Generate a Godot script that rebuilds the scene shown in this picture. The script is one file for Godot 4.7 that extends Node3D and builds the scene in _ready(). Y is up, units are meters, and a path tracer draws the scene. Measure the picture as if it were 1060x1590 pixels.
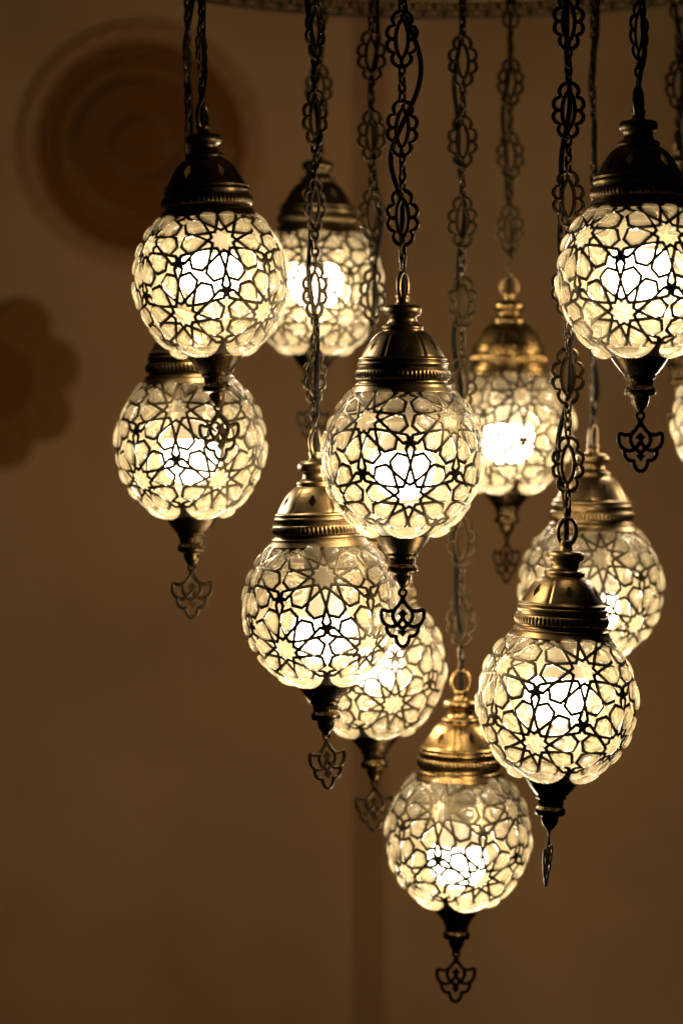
extends Node3D
# A cluster of pierced brass and blown glass lanterns hanging on ornate chains from one round plate,
# seen through a portrait lens, with a dim plaster wall and two woven wall ornaments behind.

const U := 0.0755            # half width of a lantern globe, metres
const PLATE_Y := 1.9946      # underside of the hanging plate
const PLATE_X := 0.12
const PLATE_Z := -2.56
const PLATE_R := 0.385
const PITCH := 0.0795        # one ornate chain link to the next
const STRETCH := 1.05        # the globes are a little taller than wide

# ------------------------------------------------------------------ mesh building
class Shape:
	var v := PackedVector3Array()
	var n := PackedVector3Array()
	var c := PackedColorArray()
	var idx := PackedInt32Array()
	var colored := false

	func add(p: Vector3, normal := Vector3.ZERO, col := Color.WHITE) -> int:
		v.append(p); n.append(normal); c.append(col)
		return v.size() - 1

	# a triangle whose front faces along «out»
	func tri(a: int, b: int, d: int, out: Vector3) -> void:
		var f := (v[d] - v[a]).cross(v[b] - v[a])
		if f.dot(out) < 0.0:
			idx.append_array(PackedInt32Array([a, d, b]))
		else:
			idx.append_array(PackedInt32Array([a, b, d]))

	func quad(a: int, b: int, d: int, e: int, out: Vector3) -> void:
		tri(a, b, d, out)
		tri(a, d, e, out)

	func smooth() -> void:
		for i in n.size():
			n[i] = Vector3.ZERO
		for k in range(0, idx.size(), 3):
			var f := (v[idx[k + 2]] - v[idx[k]]).cross(v[idx[k + 1]] - v[idx[k]])
			for j in 3:
				n[idx[k + j]] += f
		for i in n.size():
			n[i] = n[i].normalized() if n[i].length_squared() > 1e-30 else Vector3.UP

	func mesh() -> ArrayMesh:
		var a := []
		a.resize(Mesh.ARRAY_MAX)
		a[Mesh.ARRAY_VERTEX] = v
		a[Mesh.ARRAY_NORMAL] = n
		if colored:
			a[Mesh.ARRAY_COLOR] = c
		a[Mesh.ARRAY_INDEX] = idx
		var m := ArrayMesh.new()
		m.add_surface_from_arrays(Mesh.PRIMITIVE_TRIANGLES, a)
		return m

	# flat prism of a polygon in the x-y plane
	func prism(poly: PackedVector2Array, half: float) -> void:
		var t := Geometry2D.triangulate_polygon(poly)
		for s in [1.0, -1.0]:
			var first := v.size()
			for p in poly:
				add(Vector3(p.x, p.y, s * half), Vector3(0, 0, s))
			for k in range(0, t.size(), 3):
				tri(first + t[k], first + t[k + 1], first + t[k + 2], Vector3(0, 0, s))
		var mid := Vector2.ZERO
		for p in poly:
			mid += p / poly.size()
		for i in poly.size():
			var p := poly[i]
			var q := poly[(i + 1) % poly.size()]
			var o2 := (q - p).orthogonal().normalized()
			if Geometry2D.is_point_in_polygon((p + q) / 2.0 + o2 * 1e-5, poly):
				o2 = -o2
			var o := Vector3(o2.x, o2.y, 0)
			var a := add(Vector3(p.x, p.y, half), o)
			var b := add(Vector3(q.x, q.y, half), o)
			var d := add(Vector3(q.x, q.y, -half), o)
			var e := add(Vector3(p.x, p.y, -half), o)
			quad(a, b, d, e, o)

	# a bar swept along a path: ra across the path at right angles to «up», rb along «up»
	func tube(path: PackedVector3Array, ra: float, rb: float, closed := false, up := Vector3.BACK, sides := 8) -> void:
		var first := v.size()
		var m := path.size()
		for i in m:
			var p0 := path[(i - 1 + m) % m] if closed or i > 0 else path[i]
			var p1 := path[(i + 1) % m] if closed or i < m - 1 else path[i]
			var t := (p1 - p0).normalized()
			var side := t.cross(up)
			side = side.normalized() if side.length() > 1e-4 else t.cross(Vector3.RIGHT).normalized()
			var u := side.cross(t).normalized()
			for k in sides:
				var w := TAU * (k + 0.5) / sides
				add(path[i] + side * cos(w) * ra + u * sin(w) * rb, (side * cos(w) / ra + u * sin(w) / rb).normalized())
		for i in (m if closed else m - 1):
			var j := (i + 1) % m
			for k in sides:
				var l := (k + 1) % sides
				var a := first + i * sides + k
				var b := first + i * sides + l
				quad(a, b, first + j * sides + l, first + j * sides + k, n[a] + n[b])
		if not closed:
			for e in [0, m - 1]:
				var out := (path[0] - path[1]) if e == 0 else (path[m - 1] - path[m - 2])
				var mid := add(path[e], out.normalized())
				for k in sides:
					tri(mid, first + e * sides + k, first + e * sides + (k + 1) % sides, out)

	# a turned profile of (radius, height); «ripple» gives a factor for (angle, height), «hole» leaves faces out
	func lathe(profile: Array, seg: int, ripple = null, hole = null) -> void:
		var first := v.size()
		var m := profile.size()
		for i in m:
			var p: Vector2 = profile[i]
			for k in seg:
				var w := TAU * k / seg
				var r: float = p.x * (ripple.call(w, p.y) if ripple != null else 1.0)
				add(Vector3(sin(w) * r, p.y, cos(w) * r))
		for i in m - 1:
			var p: Vector2 = profile[i]
			var q: Vector2 = profile[i + 1]
			var side := Vector2(q.y - p.y, p.x - q.x)  # right-hand side of the profile; profiles run downwards on the outside
			for k in seg:
				var w := TAU * (k + 0.5) / seg
				if hole != null and hole.call(w, (p.y + q.y) / 2.0):
					continue
				var l := (k + 1) % seg
				var out := Vector3(sin(w) * -side.x, -side.y, cos(w) * -side.x)
				quad(first + i * seg + k, first + i * seg + l, first + (i + 1) * seg + l, first + (i + 1) * seg + k, out)
		smooth()

# ------------------------------------------------------------------ scene helpers
var taken := {}

func numbered(called: String) -> String:
	var k: int = taken.get(called, -1) + 1
	taken[called] = k
	return called if k == 0 else "%s_%03d" % [called, k]

func thing(called: String, label: String, category: String, at: Vector3, group := "") -> Node3D:
	var o := Node3D.new()
	o.name = numbered(called)
	add_child(o)
	o.position = at
	tag(o, label, category, group)
	return o

func tag(o: Node3D, label: String, category: String, group := "") -> void:
	o.set_meta("label", label)
	o.set_meta("category", category)
	if group:
		o.set_meta("group", group)

func put(called: String, m: Mesh, mat: Material, parent: Node) -> MeshInstance3D:
	var o := MeshInstance3D.new()
	var k := 0
	var chosen := called
	while parent.has_node(chosen):
		k += 1
		chosen = "%s_%03d" % [called, k]
	o.name = chosen
	o.mesh = m
	o.material_override = mat
	o.cast_shadow = GeometryInstance3D.SHADOW_CASTING_SETTING_ON
	parent.add_child(o, true)
	return o

func lin(r: float, g: float, b: float, a := 1.0) -> Color:
	return Color(r, g, b, a).linear_to_srgb()

func noise_tex(freq: float, seed_: int, ramp: Array, size := 512, normal := false) -> NoiseTexture2D:
	var f := FastNoiseLite.new()
	f.seed = seed_
	f.frequency = freq
	f.fractal_octaves = 4
	var t := NoiseTexture2D.new()
	t.width = size
	t.height = size
	t.seamless = true
	t.noise = f
	if normal:
		t.as_normal_map = true
		t.bump_strength = 2.0
	elif ramp.size() > 0:
		var g := Gradient.new()
		var offs := PackedFloat32Array()
		var cols := PackedColorArray()
		for i in ramp.size():
			offs.append(float(i) / (ramp.size() - 1))
			cols.append(ramp[i])
		g.offsets = offs
		g.colors = cols
		t.color_ramp = g
	return t

# ------------------------------------------------------------------ materials
var brass: StandardMaterial3D
var brass_kinds: Array[StandardMaterial3D] = []
var finial_metal: StandardMaterial3D
var pendant_metal: StandardMaterial3D
var strap_metal: StandardMaterial3D
var chain_metal: StandardMaterial3D
var plate_metal: StandardMaterial3D
var glass: StandardMaterial3D
var glow: StandardMaterial3D
var socket_mat: StandardMaterial3D
var lamp_body: StandardMaterial3D
var rubber: StandardMaterial3D
var plaster: StandardMaterial3D
var straw: StandardMaterial3D
var straw_rim: StandardMaterial3D
var straw_light: StandardMaterial3D
var straw_mid: StandardMaterial3D

func metal(dark: Color, light: Color, rough: float, seed_: int, scale_ := 9.0) -> StandardMaterial3D:
	var m := StandardMaterial3D.new()
	m.metallic = 1.0
	m.albedo_texture = noise_tex(0.012, seed_, [dark, dark.lerp(light, 0.75), light, light])
	m.roughness = 1.0
	m.roughness_texture = noise_tex(0.02, seed_ + 1, [Color(1, 1, 1) * (rough * 1.2), Color(1, 1, 1) * rough, Color(1, 1, 1) * (rough * 0.92)])
	m.uv1_triplanar = true
	m.uv1_scale = Vector3.ONE * scale_
	return m

func materials() -> void:
	brass = metal(lin(0.07, 0.044, 0.0185), lin(0.155, 0.1, 0.042), 0.33, 11, 6.0)
	brass_kinds = [brass, metal(lin(0.065, 0.043, 0.019), lin(0.16, 0.105, 0.046), 0.37, 12, 6.0), metal(lin(0.13, 0.078, 0.028), lin(0.25, 0.152, 0.054), 0.27, 13, 6.0)]
	pendant_metal = metal(lin(0.008, 0.0055, 0.0025), lin(0.026, 0.017, 0.008), 0.32, 17)
	finial_metal = metal(lin(0.03, 0.019, 0.008), lin(0.085, 0.054, 0.022), 0.26, 15)
	strap_metal = metal(lin(0.035, 0.025, 0.012), lin(0.075, 0.054, 0.026), 0.42, 21)
	strap_metal.metallic = 0.85
	chain_metal = metal(lin(0.018, 0.012, 0.0055), lin(0.05, 0.033, 0.0155), 0.40, 31)
	plate_metal = metal(lin(0.03, 0.019, 0.009), lin(0.075, 0.048, 0.022), 0.45, 41)

	glass = StandardMaterial3D.new()
	glass.transparency = BaseMaterial3D.TRANSPARENCY_ALPHA
	glass.albedo_color = lin(1.0, 0.89, 0.64, 0.019)
	glass.roughness = 0.085
	glass.backlight_enabled = true
	glass.backlight = lin(0.046, 0.0405, 0.0305)
	glass.vertex_color_use_as_albedo = true
	glass.heightmap_enabled = true
	glass.heightmap_texture = noise_tex(0.011, 71, [Color.BLACK, Color.WHITE])
	glass.heightmap_scale = 0.12
	glass.uv1_triplanar = true
	glass.uv1_scale = Vector3.ONE * 14.0

	glow = StandardMaterial3D.new()
	glow.albedo_color = Color(0.9, 0.9, 0.9)
	glow.emission_enabled = true
	glow.emission = lin(1.0, 0.84, 0.58)
	glow.emission_energy_multiplier = 14.0

	socket_mat = StandardMaterial3D.new()
	socket_mat.albedo_color = lin(0.12, 0.09, 0.05)
	socket_mat.roughness = 0.5

	lamp_body = StandardMaterial3D.new()
	lamp_body.albedo_color = lin(0.5, 0.46, 0.4)
	lamp_body.roughness = 0.5

	rubber = StandardMaterial3D.new()
	rubber.albedo_color = lin(0.008, 0.007, 0.0062)
	rubber.roughness = 0.75
	rubber.metallic_specular = 0.12

	plaster = StandardMaterial3D.new()
	plaster.albedo_texture = noise_tex(0.006, 51, [lin(0.47, 0.25, 0.10), lin(0.54, 0.295, 0.12), lin(0.58, 0.318, 0.133)])
	plaster.roughness = 0.9
	plaster.uv1_triplanar = true
	plaster.uv1_world_triplanar = true
	plaster.uv1_scale = Vector3.ONE * 0.7
	plaster.heightmap_enabled = true
	plaster.heightmap_texture = noise_tex(0.05, 52, [Color.BLACK, Color.WHITE])
	plaster.heightmap_scale = 0.15

	straw = StandardMaterial3D.new()
	straw.albedo_texture = noise_tex(0.03, 61, [lin(0.15, 0.047, 0.003), lin(0.23, 0.075, 0.005), lin(0.19, 0.061, 0.004)])
	straw.roughness = 0.85
	straw.uv1_triplanar = true
	straw.uv1_scale = Vector3.ONE * 6.0
	straw_light = straw.duplicate()
	straw_light.albedo_texture = noise_tex(0.03, 65, [lin(0.20, 0.078, 0.011), lin(0.31, 0.13, 0.02), lin(0.25, 0.10, 0.015)])
	straw_mid = straw.duplicate()
	straw_mid.albedo_texture = noise_tex(0.03, 66, [lin(0.16, 0.054, 0.004), lin(0.26, 0.092, 0.008), lin(0.21, 0.073, 0.006)])
	straw_rim = StandardMaterial3D.new()
	straw_rim.albedo_texture = noise_tex(0.03, 63, [lin(0.48, 0.235, 0.082), lin(0.60, 0.30, 0.105)])
	straw_rim.roughness = 0.85
	straw_rim.uv1_triplanar = true
	straw_rim.uv1_scale = Vector3.ONE * 6.0

# ------------------------------------------------------------------ the star lattice on a sphere
# Ten rosettes stand where an icosahedron has its corners (the two poles are taken by cap and finial).
var node_at: Array[Vector3] = []
var node_kind: PackedStringArray = []
var node_key := {}
var links := []                       # per node: neighbours

func graph_node(p: Vector3, kind: String) -> int:
	var key := "%d,%d,%d" % [roundi(p.x * 500), roundi(p.y * 500), roundi(p.z * 500)]
	for dx in [-1, 0, 1]:
		for dy in [-1, 0, 1]:
			for dz in [-1, 0, 1]:
				var near := "%d,%d,%d" % [roundi(p.x * 500) + dx, roundi(p.y * 500) + dy, roundi(p.z * 500) + dz]
				if node_key.has(near) and node_at[node_key[near]].distance_to(p) < 0.003:
					return node_key[near]
	node_key[key] = node_at.size()
	node_at.append(p)
	node_kind.append(kind)
	links.append([])
	return node_at.size() - 1

func join(a: int, b: int) -> void:
	if a != b and not links[a].has(b):
		links[a].append(b)
		links[b].append(a)

func on_sphere(azimuth: float, polar: float) -> Vector3:   # degrees; azimuth 0 looks along +z
	var a := deg_to_rad(azimuth)
	var p := deg_to_rad(polar)
	return Vector3(sin(a) * sin(p), cos(p), cos(a) * sin(p))

func build_graph() -> void:
	var corners: Array[Vector3] = []
	for k in 5:
		corners.append(on_sphere(72.0 * k, 90.0 - 26.565))
		corners.append(on_sphere(72.0 * k + 36.0, 90.0 + 26.565))
	for c in corners:
		var up := Vector3.UP if c.y > 0.0 else Vector3.DOWN
		var e1 := (up - c * up.dot(c)).normalized()      # towards a neighbour (the pole)
		var e2 := c.cross(e1)
		var at := func(theta: float, phi: float) -> Vector3:
			var t := deg_to_rad(theta)
			var f := deg_to_rad(phi)
			return c * cos(t) + (e1 * cos(f) + e2 * sin(f)) * sin(t)
		for k in 5:
			for side in [0.0, 36.0]:
				var phi: float = 72.0 * k + side          # side 0: towards a neighbour, 36: towards the middle of three
				var s := graph_node(at.call(8.2, phi), "S")
				var x := graph_node(at.call(22.0, phi), "X")
				for h in [-18.0, 18.0]:
					var p := graph_node(at.call(10.9, phi + h), "P")
					join(s, p)
					join(p, x)
					var axis: Vector3 = node_at[p].cross(node_at[x]).normalized()
					var cc := graph_node(node_at[x].rotated(axis, deg_to_rad(6.1)), "C")
					join(x, cc)
					var tip := graph_node(at.call(31.35, phi - h), "T")
					join(cc, tip)
					if side > 0.0:
						var d := graph_node(node_at[x].rotated(axis, deg_to_rad(11.4)), "D")
						join(cc, d)
						join(d, graph_node(at.call(37.377, phi), "K"))
	# the openings round cap and finial: five wedges on a ring
	for s in [1.0, -1.0]:
		var ring := []
		for k in 5:
			var az := 72.0 * k + (36.0 if s > 0.0 else 0.0)
			var polar := func(q: float) -> float: return q if s > 0.0 else 180.0 - q
			var kn := graph_node(on_sphere(az, polar.call(37.377)), "K")
			for e in [-1.0, 1.0]:
				var mid := graph_node(on_sphere(az + e * 5.0, polar.call(27.5)), "V")
				var foot := graph_node(on_sphere(az + e * 17.0, polar.call(20.8)), "W")
				join(kn, mid)
				join(mid, foot)
				ring.append(foot)
				if e > 0.0:
					for q in [29.5, 42.5]:
						ring.append(graph_node(on_sphere(az + q, polar.call(20.3)), "W"))
		for i in ring.size():
			join(ring[i], ring[(i + 1) % ring.size()])

func trace_faces() -> Array:
	var order := []
	for i in node_at.size():
		var p := node_at[i]
		var e1 := (Vector3(0.31, 0.52, 0.79).cross(p)).normalized()
		var e2 := p.cross(e1)
		var around: Array = links[i].duplicate()
		around.sort_custom(func(a, b): return atan2(node_at[a].dot(e2), node_at[a].dot(e1)) < atan2(node_at[b].dot(e2), node_at[b].dot(e1)))
		order.append(around)
	var used := {}
	var faces := []
	for i in node_at.size():
		for j in order[i]:
			if used.has(Vector2i(i, j)):
				continue
			var face := []
			var a: int = i
			var b: int = j
			while not used.has(Vector2i(a, b)):
				used[Vector2i(a, b)] = true
				face.append(a)
				var at: int = order[b].find(a)
				var nxt: int = order[b][(at - 1 + order[b].size()) % order[b].size()]   # face lies to the left
				a = b
				b = nxt
			faces.append(face)
	return faces

func face_sort(face: Array) -> String:
	var has := {}
	for i in face:
		has[node_kind[i]] = true
	if has.has("W"):
		return "ring" if has.size() == 1 else ("lobe" if has.has("X") else "wedge")
	if has.has("S"):
		return "dart" if has.has("X") else "star"
	if has.has("P"):
		return "petal"
	return "gap" if has.has("T") else "kite"

func inset(face: Array, h: float) -> PackedVector3Array:
	var w := PackedVector3Array()
	var m := face.size()
	for i in m:
		var p := node_at[face[i]]
		var a := node_at[face[(i - 1 + m) % m]]
		var b := node_at[face[(i + 1) % m]]
		var m1 := a.cross(p).normalized()        # inward normal of an edge whose face lies to the left
		var m2 := p.cross(b).normalized()
		var s := (m1 + m2) / maxf(1.0 + m1.dot(m2), 0.09)
		w.append((p + s * h * (1.45 if node_kind[face[i]] == "K" else 1.0)).normalized())
	return w

func spread(d: Vector3, r: float) -> Vector3:
	return Vector3(d.x * r, d.y * r * STRETCH, d.z * r) * U

func centre_of(w: PackedVector3Array) -> Vector3:
	var c := Vector3.ZERO
	for p in w:
		c += p
	return c.normalized()

var milk := FastNoiseLite.new()

func bubble(w: PackedVector3Array, height: float, convex: bool, parts: int, rings: int) -> ArrayMesh:
	var s := Shape.new()
	s.colored = true
	var mid := centre_of(w)
	var own := 0.85 + 0.3 * absf(milk.get_noise_3dv(mid * 417.0)) * 3.0 * (1.0 if milk.get_noise_3dv(mid * 911.0) > 0.0 else -1.0)
	var rim := PackedVector3Array()
	for i in w.size():
		for k in parts:
			rim.append(w[i].lerp(w[(i + 1) % w.size()], float(k) / parts).normalized())
	var walls: Array[Vector3] = []
	for i in w.size():
		walls.append(w[i].cross(w[(i + 1) % w.size()]).normalized())
	var most := 1e9
	for q in walls:
		most = minf(most, q.dot(mid))
	var m := rim.size()
	var place := func(d: Vector3, t: float) -> int:
		var x := t
		if convex:
			var sum := 0.0
			var k := 7.0 / most
			for q in walls:
				sum += exp(-k * q.dot(d))
			var top := 0.0
			for q in walls:
				top += exp(-k * q.dot(mid))
			x = clampf((-log(sum) + log(float(walls.size())) * (1.0 - t)) / -log(top), 0.0, 1.0) if t > 0.0 else 0.0
		var f := sqrt(maxf(0.0, 1.0 - (1.0 - x) * (1.0 - x)))
		var p := spread(d, 0.956 + height * f)
		var cloudy := clampf(0.74 + 0.55 * milk.get_noise_3dv(p * 1000.0) + 0.22 * (1.0 - f), 0.3, 1.0) * clampf(own, 0.55, 1.0)
		return s.add(p, Vector3.ZERO, Color(1, 1, 1, cloudy))
	for q in rings:
		var t := pow(float(q) / rings, 1.5)
		for i in m:
			place.call(rim[i].lerp(mid, t).normalized(), t)
	var top: int = place.call(mid, 1.0)
	for q in rings:
		for i in m:
			var j := (i + 1) % m
			if q == rings - 1:
				s.tri(q * m + i, q * m + j, top, mid)
			else:
				s.quad(q * m + i, q * m + j, (q + 1) * m + j, (q + 1) * m + i, mid)
	s.smooth()
	return s.mesh()

var cage_mesh: ArrayMesh
var globe_mesh: ArrayMesh
var bubbles: Array[ArrayMesh] = []

func build_globe() -> void:
	milk.seed = 5
	milk.frequency = 0.09
	milk.fractal_octaves = 3
	build_graph()
	var cage := Shape.new()
	var flat := Shape.new()
	flat.colored = true
	var flat_node := {}
	var half := 0.0198
	var outer := 0.972
	var inner := 0.950
	for face in trace_faces():
		var sort := face_sort(face)
		var w := inset(face, half)
		var m: int = face.size()
		var mid := centre_of(w)
		if sort == "wedge":        # solid metal
			for r in [outer, inner]:
				var hub := cage.add(spread(mid, r), mid * (1.0 if r == outer else -1.0))
				for i in m:
					var a := cage.add(spread(node_at[face[i]], r), node_at[face[i]] * (1.0 if r == outer else -1.0))
					var b := cage.add(spread(node_at[face[(i + 1) % m]], r), node_at[face[(i + 1) % m]] * (1.0 if r == outer else -1.0))
					cage.tri(hub, a, b, mid * (1.0 if r == outer else -1.0))
			continue
		for i in m:                # the straps: from the middle line of each bar to its edge
			var j := (i + 1) % m
			var p := node_at[face[i]]
			var q := node_at[face[j]]
			for r in [outer, inner]:
				var z := 1.0 if r == outer else -1.0
				var lower := 0.006 if r == outer else 0.0       # edges a little lower than the middle, so they catch light
				var a := cage.add(spread(p, r), p * z)
				var b := cage.add(spread(q, r), q * z)
				var away := (w[i] + w[j] - p - q).normalized() * (0.35 if r == outer else 0.0)
				var d := cage.add(spread(w[j], r - lower), (q * z + away).normalized())
				var e := cage.add(spread(w[i], r - lower), (p * z + away).normalized())
				cage.quad(a, b, d, e, p * z)
			var out := (w[i] + w[j] - p - q).normalized()
			var a2 := cage.add(spread(w[i], outer - 0.006), out)
			var b2 := cage.add(spread(w[j], outer - 0.006), out)
			var d2 := cage.add(spread(w[j], inner), out)
			var e2 := cage.add(spread(w[i], inner), out)
			cage.quad(a2, b2, d2, e2, out)
		if sort == "ring":
			continue
		var edge := inset(face, half * 1.12)
		if sort == "petal":
			bubbles.append(bubble(edge, 0.06, true, 4, 7))
		elif sort == "star":
			bubbles.append(bubble(edge, 0.04, false, 2, 6))
		elif sort == "lobe":
			bubbles.append(bubble(edge, 0.085 if mid.y < 0.0 else 0.02, false, 2, 7))
		else:                      # the small openings belong to one continuous glass skin behind the straps
			var e1 := mid.cross(Vector3(0.3, 0.9, 0.2)).normalized()
			var e2 := mid.cross(e1)
			var poly := PackedVector2Array()
			for i in face:
				var p := node_at[i] / node_at[i].dot(mid)
				poly.append(Vector2(p.dot(e1), p.dot(e2)))
			var t := Geometry2D.triangulate_polygon(poly)
			for i in face:
				if not flat_node.has(i):
					flat_node[i] = flat.add(spread(node_at[i], 0.957), node_at[i], Color(1, 1, 1, 0.95))
			for k in range(0, t.size(), 3):
				flat.tri(flat_node[face[t[k]]], flat_node[face[t[k + 1]]], flat_node[face[t[k + 2]]], mid)
	cage_mesh = cage.mesh()
	globe_mesh = flat.mesh()

# ------------------------------------------------------------------ lantern parts
func fine(profile: Array, step: float) -> Array:
	var out := []
	for i in profile.size() - 1:
		var p: Vector2 = profile[i]
		var q: Vector2 = profile[i + 1]
		var k := maxi(1, ceili(p.distance_to(q) / step))
		for j in k:
			out.append(p.lerp(q, float(j) / k))
	out.append(profile[-1])
	return out

func scaled(profile: Array) -> Array:
	var out := []
	for p in profile:
		out.append(p * U)
	return out

func turned(profile: Array, seg: int) -> ArrayMesh:
	var s := Shape.new()
	s.lathe(scaled(profile), seg)
	return s.mesh()

func ring_mesh(w: float, h: float, wire: float, steps := 28) -> ArrayMesh:
	var s := Shape.new()
	var path := PackedVector3Array()
	for i in steps:
		var a := TAU * i / steps
		path.append(Vector3(cos(a) * w, sin(a) * h, 0))
	s.tube(path, wire, wire, true)
	return s.mesh()

func curve2(points: Array, k: float) -> PackedVector3Array:      # a smooth path through flat points
	var c := Curve2D.new()
	for i in points.size():
		var p: Vector2 = points[i]
		var a: Vector2 = points[maxi(i - 1, 0)]
		var b: Vector2 = points[mini(i + 1, points.size() - 1)]
		c.add_point(p * k, (a - b) * k / 6.0, (b - a) * k / 6.0)
	var out := PackedVector3Array()
	for p in c.tessellate(3, 6.0):
		out.append(Vector3(p.x, p.y, 0))
	return out

func pendant_mesh() -> ArrayMesh:
	var s := Shape.new()
	var k := U / 961.0
	var hole := PackedVector3Array()
	for i in 20:
		hole.append(Vector3(cos(TAU * i / 20) * 42, sin(TAU * i / 20) * 42, 0) * k)
	s.tube(hole, 19 * k, 13 * k, true)
	var strands := [
		[[0, -50], [-20, -105], [-62, -165], [-104, -212], [-115, -285], [-88, -345], [-42, -388], [0, -430]],
		[[-100, -210], [-170, -218], [-238, -204], [-250, -280], [-226, -346], [-170, -390], [-110, -396], [-52, -366], [0, -296]],
		[[-188, -385], [-180, -458], [-136, -506], [-82, -518], [-74, -560], [-46, -614], [0, -642]],
	]
	for j in strands.size():
		for side in [1.0, -1.0]:
			var pts := []
			for p in strands[j]:
				pts.append(Vector2(p[0] * side, p[1]))
			s.tube(curve2(pts, k), 25 * k, (12.0 + j + side * 0.4) * k)
	s.tube(PackedVector3Array([Vector3(0, -40, 0) * k, Vector3(0, -75, 0) * k, Vector3(0, -130, 0) * k]), 34 * k, 11 * k)
	for spade in [[[0, -186], [62, -250], [34, -266], [20, -306], [-20, -306], [-34, -266], [-62, -250]], [[0, -524], [-56, -456], [-26, -440], [-22, -416], [22, -416], [26, -440], [56, -456]]]:
		var poly := PackedVector2Array()
		for p in spade:
			poly.append(Vector2(p[0], p[1]) * k)
		s.prism(poly, 10 * k)
	return s.mesh()

var proto: Node3D

func build_lantern() -> void:
	proto = Node3D.new()
	put("metal_lattice", cage_mesh, strap_metal, proto)
	var g := put("glass_globe", globe_mesh, glass, proto)
	for m in bubbles:
		put("glass_bubble", m, glass, g)

	# cap, from the top down
	put("neck_knob", turned(fine([Vector2(0.0, 1.857), Vector2(0.17, 1.857), Vector2(0.205, 1.848), Vector2(0.228, 1.822), Vector2(0.234, 1.79), Vector2(0.228, 1.757), Vector2(0.208, 1.732), Vector2(0.182, 1.716), Vector2(0.172, 1.69), Vector2(0.178, 1.65), Vector2(0.2, 1.62), Vector2(0.238, 1.608), Vector2(0.252, 1.592), Vector2(0.255, 1.574), Vector2(0.246, 1.556), Vector2(0.252, 1.541)], 0.03), 64), brass, proto)
	var dome := Shape.new()
	var crease := func(w: float, y: float) -> float:
		var d := absf(wrapf(w - PI / 6.0, -PI / 6.0, PI / 6.0))
		var band := smoothstep(1.205 * U, 1.25 * U, y) * (1.0 - smoothstep(1.47 * U, 1.53 * U, y))
		return 1.0 - band * (0.035 * exp(-pow(d / 0.035, 2.0)) - 0.012 * cos(d * 6.0))
	var vent := func(w: float, y: float) -> bool:
		var d := absf(wrapf(w, -PI / 6.0, PI / 6.0))
		return d / 0.125 + absf(y / U - 1.365) / 0.085 < 1.0
	dome.lathe(scaled(fine([Vector2(0.25, 1.543), Vector2(0.275, 1.53), Vector2(0.31, 1.508), Vector2(0.35, 1.47), Vector2(0.392, 1.418), Vector2(0.43, 1.36), Vector2(0.463, 1.30), Vector2(0.49, 1.25), Vector2(0.506, 1.216), Vector2(0.528, 1.208), Vector2(0.54, 1.196), Vector2(0.54, 1.182), Vector2(0.528, 1.17), Vector2(0.526, 1.162), Vector2(0.545, 1.156), Vector2(0.554, 1.14), Vector2(0.554, 1.12), Vector2(0.546, 1.10), Vector2(0.546, 1.058)], 0.014)), 240, crease, vent)
	put("cap_dome", dome.mesh(), brass, proto)
	var band := Shape.new()
	var beads := func(w: float, y: float) -> float:
		var u := (y / U - 1.0) / 0.052
		return 1.0 + 0.03 * (absf(cos(w * 34.0 + y / U * 3.0)) - 0.5) * maxf(0.0, 1.0 - u * u)
	band.lathe(scaled(fine([Vector2(0.545, 1.064), Vector2(0.566, 1.06), Vector2(0.572, 1.05), Vector2(0.576, 1.03), Vector2(0.579, 1.0), Vector2(0.576, 0.97), Vector2(0.572, 0.952), Vector2(0.562, 0.942), Vector2(0.545, 0.94)], 0.02)), 544, beads)
	put("beaded_band", band.mesh(), brass, proto)
	put("collar", turned(fine([Vector2(0.545, 0.95), Vector2(0.543, 0.925), Vector2(0.553, 0.905), Vector2(0.572, 0.893), Vector2(0.586, 0.888), Vector2(0.592, 0.878), Vector2(0.588, 0.866), Vector2(0.6, 0.85), Vector2(0.613, 0.825), Vector2(0.63, 0.803), Vector2(0.637, 0.79), Vector2(0.632, 0.78), Vector2(0.618, 0.778), Vector2(0.604, 0.79), Vector2(0.58, 0.84), Vector2(0.53, 0.93)], 0.03), 96), brass, proto)
	put("loop_bracket", turned([Vector2(0.0, 1.985), Vector2(0.075, 1.985), Vector2(0.088, 1.975), Vector2(0.088, 1.94), Vector2(0.078, 1.935), Vector2(0.078, 1.89), Vector2(0.092, 1.875), Vector2(0.1, 1.85)], 32), brass, proto)
	var loop := put("hanging_loop", ring_mesh(0.118 * U, 0.165 * U, 0.03 * U), brass, proto)
	loop.position.y = 2.085 * U

	# finial and pendant
	var fin := Shape.new()
	var knurl := func(w: float, y: float) -> float:
		var b := maxf(0.0, 1.0 - absf(y / U + 1.262) / 0.05)
		return 1.0 + 0.07 * b * absf(cos(w * 14.0))
	fin.lathe(scaled(fine([Vector2(0.0, -0.938), Vector2(0.33, -0.94), Vector2(0.352, -0.945), Vector2(0.354, -0.956), Vector2(0.34, -0.975), Vector2(0.31, -1.02), Vector2(0.268, -1.08), Vector2(0.224, -1.135), Vector2(0.19, -1.172), Vector2(0.182, -1.185), Vector2(0.192, -1.195), Vector2(0.186, -1.208), Vector2(0.158, -1.225), Vector2(0.15, -1.26), Vector2(0.148, -1.3), Vector2(0.164, -1.318), Vector2(0.182, -1.335), Vector2(0.188, -1.36), Vector2(0.188, -1.39), Vector2(0.176, -1.41), Vector2(0.135, -1.42), Vector2(0.11, -1.432), Vector2(0.108, -1.475), Vector2(0.095, -1.52), Vector2(0.068, -1.565), Vector2(0.038, -1.6), Vector2(0.02, -1.618), Vector2(0.0, -1.622)], 0.025)), 112, knurl)
	put("finial", fin.mesh(), finial_metal, proto)
	var pend := put("pendant", pendant_mesh(), pendant_metal, proto)
	pend.position.y = -1.70 * U

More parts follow.
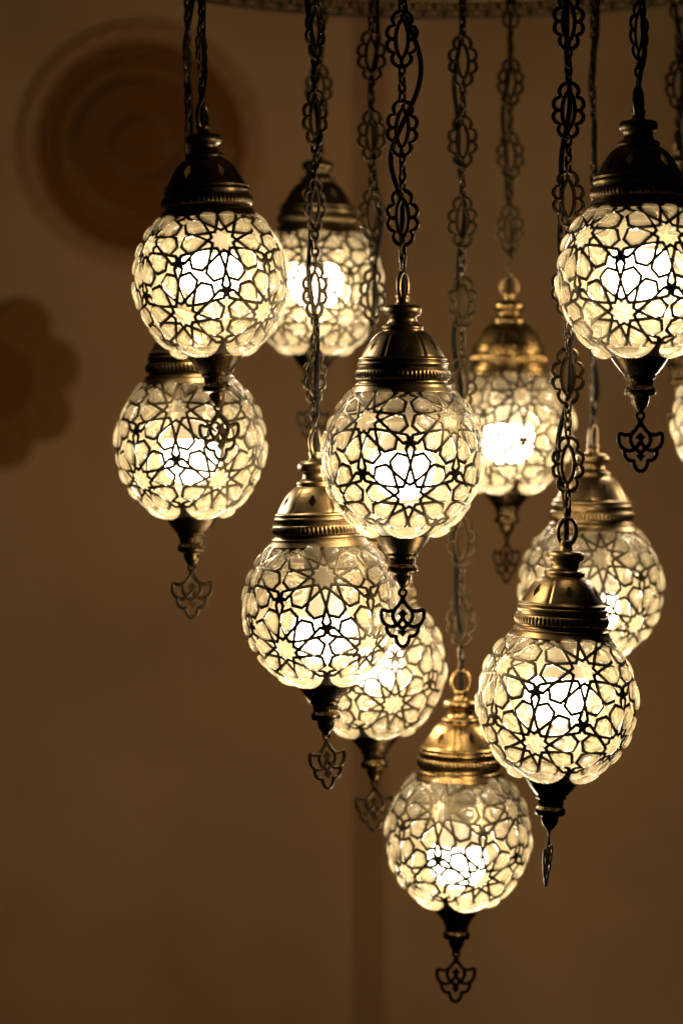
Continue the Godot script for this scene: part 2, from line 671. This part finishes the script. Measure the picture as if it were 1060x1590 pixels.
	# bulb, hung below its socket
	var bulb := Shape.new()
	bulb.lathe(scaled(fine([Vector2(0.0, -0.40), Vector2(0.105, -0.386), Vector2(0.208, -0.342), Vector2(0.298, -0.267), Vector2(0.36, -0.174), Vector2(0.394, -0.07), Vector2(0.40, 0.02), Vector2(0.39, 0.085), Vector2(0.366, 0.15), Vector2(0.325, 0.2), Vector2(0.0, 0.205)], 0.05)), 40)
	var b := put("bulb", bulb.mesh(), glow, proto)
	var l := OmniLight3D.new()
	l.name = "bulb_light"
	l.light_color = lin(1.0, 0.855, 0.62)
	l.light_energy = 0.118
	l.light_size = 0.019
	l.position.y = -0.05 * U
	l.omni_range = 12.0
	l.omni_attenuation = 2.0
	l.shadow_enabled = true
	b.add_child(l)

func lantern(label: String, at: Vector3, yaw: float, roll: float, bulb_y: float, pendant_turn: float, tint := 0, dome := 0.0) -> Node3D:
	var o: Node3D = proto.duplicate()
	o.name = numbered("hanging_lantern")
	add_child(o)
	o.position = at
	o.basis = Basis(Vector3.BACK, deg_to_rad(roll)) * Basis(Vector3.UP, deg_to_rad(yaw))
	for part in ["neck_knob", "cap_dome", "beaded_band", "collar", "loop_bracket", "hanging_loop"]:
		o.get_node(part).material_override = brass_kinds[tint]
	tag(o, label, "lantern", "pierced glass globe lanterns of one hanging cluster")
	o.get_node("bulb").position.y = bulb_y * U
	var s := bulb_y + 0.202      # a lamp whose lower half glows; its body tapers up into the socket
	put("bulb_body", turned(fine([Vector2(0.0, s + 0.42), Vector2(0.16, s + 0.42), Vector2(0.17, s + 0.3), Vector2(0.205, s + 0.2), Vector2(0.275, s + 0.08), Vector2(0.328, s + 0.012), Vector2(0.326, s), Vector2(0.0, s + 0.002)], 0.05), 40), lamp_body, o)
	put("bulb_socket", turned([Vector2(0.0, 1.62), Vector2(0.1, 1.62), Vector2(0.15, 1.58), Vector2(0.2, 1.3), Vector2(0.2, s + 0.44), Vector2(0.215, s + 0.43), Vector2(0.215, s + 0.37), Vector2(0.2, s + 0.36), Vector2(0.0, s + 0.36)], 32), socket_mat, o)
	o.get_node("pendant").position.y = (-1.66 if pendant_turn == 0.0 else -1.62) * U
	o.get_node("pendant").rotation.y = deg_to_rad(pendant_turn - yaw)
	o.get_node("cap_dome").rotation.y = deg_to_rad(dome - yaw)
	o.get_node("hanging_loop").rotation.y = deg_to_rad((0.0 if pendant_turn in [8.0, 40.0] else 16.0 if roll < -3.0 else 62.0) - yaw)
	return o

# ------------------------------------------------------------------ chains and cords
var ornate: ArrayMesh
var small: ArrayMesh
var hook_ring: ArrayMesh

func build_links() -> void:
	var k := 9.34e-5
	var s := Shape.new()
	var rightside := [[0, 268], [50, 259], [86, 224], [95, 178], [78, 136], [118, 120], [144, 84], [144, 40], [120, 0], [144, -40], [144, -84], [118, -120], [78, -136], [95, -178], [86, -224], [50, -259], [0, -268]]
	var loop := []
	for p in rightside:
		loop.append(Vector2(p[0], p[1]))
	for i in range(rightside.size() - 2, 0, -1):
		loop.append(Vector2(-rightside[i][0], rightside[i][1]))
	var path := PackedVector3Array()
	var cusp := [4, 8, 12, 20, 24, 28]
	for i in loop.size():
		var p: Vector2 = loop[i]
		var q: Vector2 = loop[(i + 1) % loop.size()]
		path.append(Vector3(p.x, p.y, 0) * k)
		if not cusp.has(i) and not cusp.has((i + 1) % loop.size()):
			var mid := (p + q) / 2.0
			path.append(Vector3(mid.x * 1.03, mid.y * 1.005, 0) * k)
	s.tube(path, 23 * k, 12 * k, true)
	var eye := PackedVector3Array()
	for i in 24:
		var a := TAU * i / 24
		var y := cos(a)
		eye.append(Vector3(62.0 * sin(a) * pow(absf(sin(a)), 0.35), 190.0 * y, 0) * k)
	s.tube(eye, 22 * k, 10 * k, true)
	for e in [1.0, -1.0]:
		s.tube(PackedVector3Array([Vector3(0, 180 * e, 0) * k, Vector3(0, 268 * e, 0) * k]), 21 * k, 9 * k)
		s.tube(PackedVector3Array([Vector3(58 * e, 0, 0) * k, Vector3(124 * e, 0, 0) * k]), 23 * k, 9 * k)
	ornate = s.mesh()
	small = ring_mesh(0.0030, 0.0054, 0.00145, 16)
	hook_ring = ring_mesh(0.0085, 0.0105, 0.0016, 24)

func chain(label: String, lantern_: Node3D, turn: float, seed_: int, loose := 0.004) -> void:
	var rng := RandomNumberGenerator.new()
	rng.seed = seed_
	var foot: Vector3 = lantern_.position + lantern_.basis * Vector3(0, 2.228 * U, 0)
	var head := Vector3(foot.x - rng.randf_range(-0.002, 0.002), PLATE_Y, foot.z)
	var o := thing("lantern_chain", label, "chain", head, "ornate chains that carry the lanterns")
	var stem := Shape.new()
	stem.lathe([Vector2(0.0, 0.004), Vector2(0.0095, 0.003), Vector2(0.0095, -0.004), Vector2(0.0062, -0.007), Vector2(0.0055, -0.028), Vector2(0.0042, -0.034), Vector2(0.0, -0.035)], 20)
	put("hook_stem", stem.mesh(), chain_metal, o)
	var hr := put("hook_ring", hook_ring, chain_metal, o)
	hr.position.y = -0.044
	hr.rotation.y = deg_to_rad(turn)
	var top := -0.053
	var bottom := foot.y - head.y
	var lean := foot - head
	var at := func(y: float) -> Vector3: return Vector3(lean.x * y / bottom, y, lean.z * y / bottom)
	var y := bottom + 0.0075
	var first := true
	while true:
		# small links, then an ornate one
		var count := 3 if first else 4
		for j in count:
			if y > top:
				break
			var sl := put("chain_link", small, chain_metal, o)
			sl.position = at.call(y)
			sl.rotation = Vector3(rng.randf_range(-0.12, 0.12), deg_to_rad(turn + 90.0 * (j % 2) + 45.0 + rng.randf_range(-12, 12)), rng.randf_range(-0.14, 0.14))
			y += 0.0080
		y += 0.0248 - 0.0042
		if y + 0.026 > top:
			y -= 0.0248 - 0.0042
			while y < top:
				var sl := put("chain_link", small, chain_metal, o)
				sl.position = at.call(y)
				sl.rotation.y = deg_to_rad(turn + 90.0 * rng.randi_range(0, 1) + 45.0)
				y += 0.0080
			break
		var ol := put("ornate_link", ornate, chain_metal, o)
		ol.position = at.call(y)
		ol.rotation = Vector3(rng.randf_range(-0.03, 0.03), deg_to_rad(turn + rng.randf_range(-13, 13)), rng.randf_range(-0.04, 0.04))
		y += 0.0248 + 0.0042
		first = false

func cord(label: String, lantern_: Node3D, seed_: int, bow: Array) -> void:
	var rng := RandomNumberGenerator.new()
	rng.seed = seed_ + 100
	var foot: Vector3 = lantern_.position + lantern_.basis * Vector3(0, 1.97 * U, 0)
	var head := Vector3(foot.x, PLATE_Y - 0.002, foot.z - 0.006)
	var o := Shape.new()
	var path := PackedVector3Array()
	var span := head.y - foot.y
	var steps := maxi(24, int(span / 0.006))
	var ph := rng.randf() * TAU
	var side := 1.0 if rng.randf() < 0.5 else -1.0
	for i in steps + 1:
		var t := float(i) / steps
		var y := lerpf(head.y, foot.y, t)
		var p := head.lerp(foot, t)
		var free := smoothstep(0.0, 0.03, head.y - y) * smoothstep(0.02, 0.06, y - foot.y)
		var w := (head.y - y) / 0.17 * TAU
		p.x += free * (0.0042 * sin(w * 0.72 + ph) + 0.0016 * sin(w * 1.9 + ph * 2.0) + side * 0.0022)
		p.z += free * (0.0034 * cos(w + ph) - 0.0025)
		for b in bow:                    # slack loops: [metres below the plate, half length, sideways]
			var d: float = ((head.y - y) - b[0]) / b[1]
			if absf(d) < 1.0:
				p.x += b[2] * pow(cos(d * PI / 2.0), 2.0)
		path.append(Vector3(p.x, y, p.z) - foot)
	o.tube(path, 0.0025, 0.0025, false, Vector3.BACK, 10)
	var m := put(numbered("electric_cord"), o.mesh(), rubber, self)
	m.position = foot
	tag(m, label, "cord", "black cords that feed the lanterns")

# ------------------------------------------------------------------ plate, wall and ornaments
func hanging_plate() -> void:
	var o := thing("hanging_plate", "wide round pierced metal plate at the top edge carrying all the chains", "ceiling plate", Vector3(PLATE_X, PLATE_Y, PLATE_Z))
	var disc := Shape.new()
	disc.lathe([Vector2(0.0, 0.012), Vector2(PLATE_R - 0.012, 0.012), Vector2(PLATE_R - 0.006, 0.01), Vector2(PLATE_R - 0.006, 0.004), Vector2(PLATE_R - 0.012, 0.003), Vector2(0.0, 0.003)], 128)
	put("plate_disc", disc.mesh(), plate_metal, o)
	var rim := Shape.new()
	var path := PackedVector3Array()
	for i in 128:
		path.append(Vector3(sin(TAU * i / 128), 0, cos(TAU * i / 128)) * (PLATE_R - 0.004) + Vector3(0, 0.004, 0))
	rim.tube(path, 0.006, 0.009, true, Vector3.UP, 10)
	put("rim", rim.mesh(), plate_metal, o)
	# openwork skirt round the rim
	var low := Shape.new()
	var p3 := PackedVector3Array()
	for i in 128:
		p3.append(Vector3(sin(TAU * i / 128), 0, cos(TAU * i / 128)) * (PLATE_R - 0.006) + Vector3(0, -0.0205, 0))
	low.tube(p3, 0.0032, 0.0026, true, Vector3.UP, 8)
	put("skirt_edge", low.mesh(), plate_metal, o)
	var curl := Shape.new()
	for e in [1.0, -1.0]:
		var pts2 := []
		for p in [[0, 10], [7, 8], [11, 1], [8, -6], [3, -4], [4, 2], [0, -10]]:
			pts2.append(Vector2(p[0] * e, p[1]))
		curl.tube(curve2(pts2, 0.001), 0.0016, 0.0015 + 0.0002 * e)
	var cm := curl.mesh()
	for i in 96:
		var a := TAU * i / 96
		var e := put("skirt_scroll", cm, plate_metal, o)
		e.position = Vector3(sin(a), 0, cos(a)) * (PLATE_R - 0.006) + Vector3(0, -0.0085, 0)
		e.rotation.y = a
	var k := 0.001
	var scroll := Shape.new()
	for s in [1.0, -1.0]:
		var pts := []
		for p in [[0, 30], [12, 22], [20, 8], [14, -8], [3, -10], [-2, 0], [6, 6]]:
			pts.append(Vector2(p[0] * s, p[1]))
		scroll.tube(curve2(pts, k), 0.0016, 0.0022 + 0.0002 * s)
	scroll.tube(PackedVector3Array([Vector3(0, 0.034, 0), Vector3(0, 0.0, 0), Vector3(0, -0.03, 0)]), 0.0018, 0.0027)
	var sm := scroll.mesh()
	for ring in [[26, 0.338], [16, 0.255]]:
		for i in ring[0]:
			var a: float = TAU * i / ring[0]
			var e := put("filigree_scroll", sm, plate_metal, o)
			e.position = Vector3(sin(a) * ring[1], 0.0015, cos(a) * ring[1])
			e.basis = Basis(Vector3.UP, a) * Basis(Vector3.RIGHT, PI / 2.0)
	for r in [0.298, 0.215]:
		var band := Shape.new()
		var p2 := PackedVector3Array()
		for i in 96:
			p2.append(Vector3(sin(TAU * i / 96), 0, cos(TAU * i / 96)) * r)
		band.tube(p2, 0.0025, 0.0032, true, Vector3.UP)
		put("filigree_band", band.mesh(), plate_metal, o).position.y = 0.002

func wall() -> void:
	var o := MeshInstance3D.new()
	var s := Shape.new()
	# plan of the wall, left to right: a shallow slanting step where two stretches meet
	var front := [Vector2(-3.2, -4.74), Vector2(0.0195, -4.74), Vector2(0.0845, -4.668), Vector2(3.2, -4.668)]
	var y0 := -0.6
	var y1 := 3.6
	for i in 3:
		var p: Vector2 = front[i]
		var q: Vector2 = front[i + 1]
		var nn := Vector3(-(q.y - p.y), 0, q.x - p.x).normalized()
		var a := s.add(Vector3(p.x, y0, p.y), nn)
		var b := s.add(Vector3(q.x, y0, q.y), nn)
		var c := s.add(Vector3(q.x, y1, q.y), nn)
		var d := s.add(Vector3(p.x, y1, p.y), nn)
		s.quad(a, b, c, d, nn)
	var back := -4.95
	var loop := front.duplicate()
	loop.append(Vector2(3.2, back))
	loop.append(Vector2(-3.2, back))
	for i in range(3, 6):
		var p: Vector2 = loop[i]
		var q: Vector2 = loop[(i + 1) % 6]
		var nn := Vector3(-(q.y - p.y), 0, q.x - p.x).normalized()
		var a := s.add(Vector3(p.x, y0, p.y), nn)
		var b := s.add(Vector3(q.x, y0, q.y), nn)
		var c := s.add(Vector3(q.x, y1, q.y), nn)
		var d := s.add(Vector3(p.x, y1, p.y), nn)
		s.quad(a, b, c, d, nn)
	for y in [y0, y1]:
		var up := Vector3.UP if y == y1 else Vector3.DOWN
		var ids := []
		for p in loop:
			ids.append(s.add(Vector3(p.x, y, p.y), up))
		for i in range(0, 3):
			var j0: int = s.add(Vector3(loop[i].x, y, back), up)
			var j1: int = s.add(Vector3(loop[i + 1].x, y, back), up)
			s.quad(ids[i], ids[i + 1], j1, j0, up)
	o.name = "plaster_wall"
	o.mesh = s.mesh()
	o.material_override = plaster
	add_child(o)
	o.set_meta("kind", "structure")
	o.set_meta("label", "dim brown plaster wall behind the lanterns with a slanting vertical step")

func coil(from: float, radius: float, pitch: float, wire: float) -> ArrayMesh:
	var s := Shape.new()
	var path := PackedVector3Array()
	var turns := (radius - from) / pitch
	var steps := int(turns * 34.0)
	for i in steps + 1:
		var t := float(i) / steps
		var a := t * turns * TAU
		var r := from + 0.004 + (radius - from - wire - 0.004) * t
		path.append(Vector3(cos(a) * r, sin(a) * r, 0))
	s.tube(path, wire, wire * 0.8, false, Vector3.BACK, 6)
	return s.mesh()

func ornaments() -> void:
	var o := thing("woven_basket_tray", "round dark woven basket tray with paler looped border hung on the wall", "wall basket", Vector3(-0.3717, 2.021, -4.71))
	put("coiled_centre", coil(0.0, 0.062, 0.0125, 0.0072), straw, o)
	put("coiled_band", coil(0.058, 0.135, 0.0125, 0.0072), straw, o)
	put("coiled_band", coil(0.131, 0.168, 0.0125, 0.0072), straw_mid, o)
	put("coiled_band", coil(0.164, 0.2, 0.0125, 0.0072), straw, o)
	var lp := ring_mesh(0.020, 0.0155, 0.0066, 14)
	for i in 56:
		var a := TAU * i / 56
		var e := put("rim_loop", lp, straw_rim, o)
		e.position = Vector3(cos(a) * 0.206, sin(a) * 0.206, -0.006 if i % 2 == 0 else -0.009)
		e.rotation.z = a
	var f := thing("woven_flower_mat", "scalloped flower shaped woven mat at the left edge of the wall", "wall basket", Vector3(-0.655, 1.584, -4.715))
	put("coiled_centre", coil(0.0, 0.085, 0.0105, 0.0058), straw_mid, f).position.z = 0.014
	var pc := coil(0.0, 0.058, 0.0095, 0.0053)
	for i in 8:
		var a := TAU * (i + 0.27) / 8
		var e := put("coiled_petal", pc, straw_light, f)
		e.position = Vector3(cos(a) * 0.117, sin(a) * 0.117, 0.005 + 0.006 * (i % 2))
		e.rotation.z = a + PI

# ------------------------------------------------------------------
func _ready() -> void:
	var cam := Camera3D.new()
	cam.name = "camera"
	add_child(cam)
	cam.position = Vector3(0, 1.5, 0)
	cam.rotation_degrees = Vector3(-1.985, 0, 0)
	cam.keep_aspect = Camera3D.KEEP_HEIGHT
	var lens := CameraAttributesPhysical.new()
	lens.frustum_focal_length = 58.79          # 24 mm high frame: 23.06 degrees
	lens.frustum_focus_distance = 2.30
	lens.frustum_near = 0.05
	lens.frustum_far = 60.0
	lens.exposure_aperture = 2.35
	cam.attributes = lens
	cam.current = true

	var env := Environment.new()
	env.background_mode = Environment.BG_COLOR
	env.background_color = lin(0.0035, 0.0022, 0.001)    # the unlit rest of the room
	env.tonemap_mode = Environment.TONE_MAPPER_LINEAR
	env.tonemap_exposure = 1.0
	env.sdfgi_enabled = true
	env.ssao_enabled = true
	env.ssil_enabled = true
	var we := WorldEnvironment.new()
	we.name = "environment"
	we.environment = env
	add_child(we)

	materials()
	wall()
	ornaments()
	hanging_plate()
	build_globe()
	build_lantern()
	build_links()

	# label, where, turn of the star pattern, lean, bulb height, pendant turn; chain: label, turn; cord: label, slack
	var rows := [
		["front lantern at upper left, dark cap against the woven tray", Vector3(-0.1250, 1.6385, -2.4167), 14.0, 3.0, 0.12, 22.0, "chain with its links edge on, above the upper left front lantern", 78.0, []],
		["lantern at lower left edge, its cap behind the upper left lantern's tip", Vector3(-0.1497, 1.4808, -2.4930), -8.0, 0.5, -0.14, 14.0, "leftmost chain, passing behind the upper left lantern", 84.0, []],
		["blurred lantern just right of and behind the upper left lantern", Vector3(-0.0285, 1.6509, -2.7812), -4.0, -1.0, 0.1, 30.0, "short blurred chain behind the long one left of centre", 22.0, []],
		["sharp lantern in the middle of the cluster with dark lattice and pendant", Vector3(0.0565, 1.4703, -2.3159), 40.0, 0.0, -0.13, 0.0, "sharp middle chain with a cord bowing out beside it", 6.0, [[0.161, 0.05, 0.0125], [0.242, 0.058, -0.0115]]],
		["blurred lantern right of the middle lantern, behind two long chains", Vector3(0.1855, 1.4971, -2.8023), 10.0, -0.5, -0.16, 40.0, "blurred chain with a large ring on top, right of centre", 4.0, []],
		["front lantern at upper right, dark cap, cut by the picture edge", Vector3(0.2683, 1.6335, -2.2681), 16.0, 0.6, 0.1, 0.0, "short chain above the upper right front lantern", 55.0, []],
		["lantern at right edge half hidden behind the lower right front lantern", Vector3(0.2609, 1.3302, -2.6213), 4.0, -0.5, -0.28, 30.0, "chain with its links edge on, left of the upper right lantern", 84.0, []],
		["sharp lower right lantern with bright brass cap and pendant seen edge on", Vector3(0.2001, 1.2437, -2.3264), 15.0, -3.2, 0.1, 74.0, "long sharp chain right of centre down to the lower right lantern", 3.0, [[0.42, 0.1, 0.004]]],
		["lantern left of centre, partly covered by the middle lantern's globe", Vector3(-0.0190, 1.3258, -2.3862), 4.0, 2.2, -0.3, 34.0, "long chain left of centre crossing the blurred lantern", 48.0, []],
		["blurred lantern low in the middle, behind the middle lantern's pendant", Vector3(0.0334, 1.2509, -2.5953), -19.0, 0.4, 0.08, 12.0, "blurred chain between the long left chain and the middle chain", 14.0, []],
		["lowest lantern of the cluster with a golden cap", Vector3(0.1199, 1.0784, -2.5665), -19.0, -0.9, -0.33, 8.0, "longest chain, right of the middle lantern, down to the lowest lantern", 2.0, []],
		["blurred lantern almost hidden behind the upper right front lantern", Vector3(0.3704, 1.6509, -2.7552), 0.0, 1.0, -0.1, 25.0, "blurred chain at the top right corner", 12.0, []],
		["lantern of which only a sliver shows at the right edge", Vector3(0.4269, 1.5034, -2.6751), 9.0, 0.0, -0.1, 0.0, "", 30.0, []],
	]
	for i in rows.size():
		var r: Array = rows[i]
		var l := lantern(r[0], r[1], r[2], r[3], r[4], r[5], [0, 1, 1, 0, 2, 1, 0, 0, 1, 1, 2, 1, 0][i], [30.0, 0.0, -24.0, 1.0, 12.0, -21.0, 20.0, 5.0, -8.0, 0.0, 20.0, 14.0, 0.0][i])
		if r[6] == "":
			r[6] = "chain just outside the right edge carrying the sliver of lantern"
		chain(r[6], l, r[7], 40 + i)
		cord("black cord along the " + r[6], l, 40 + i, r[8])
	proto.free()
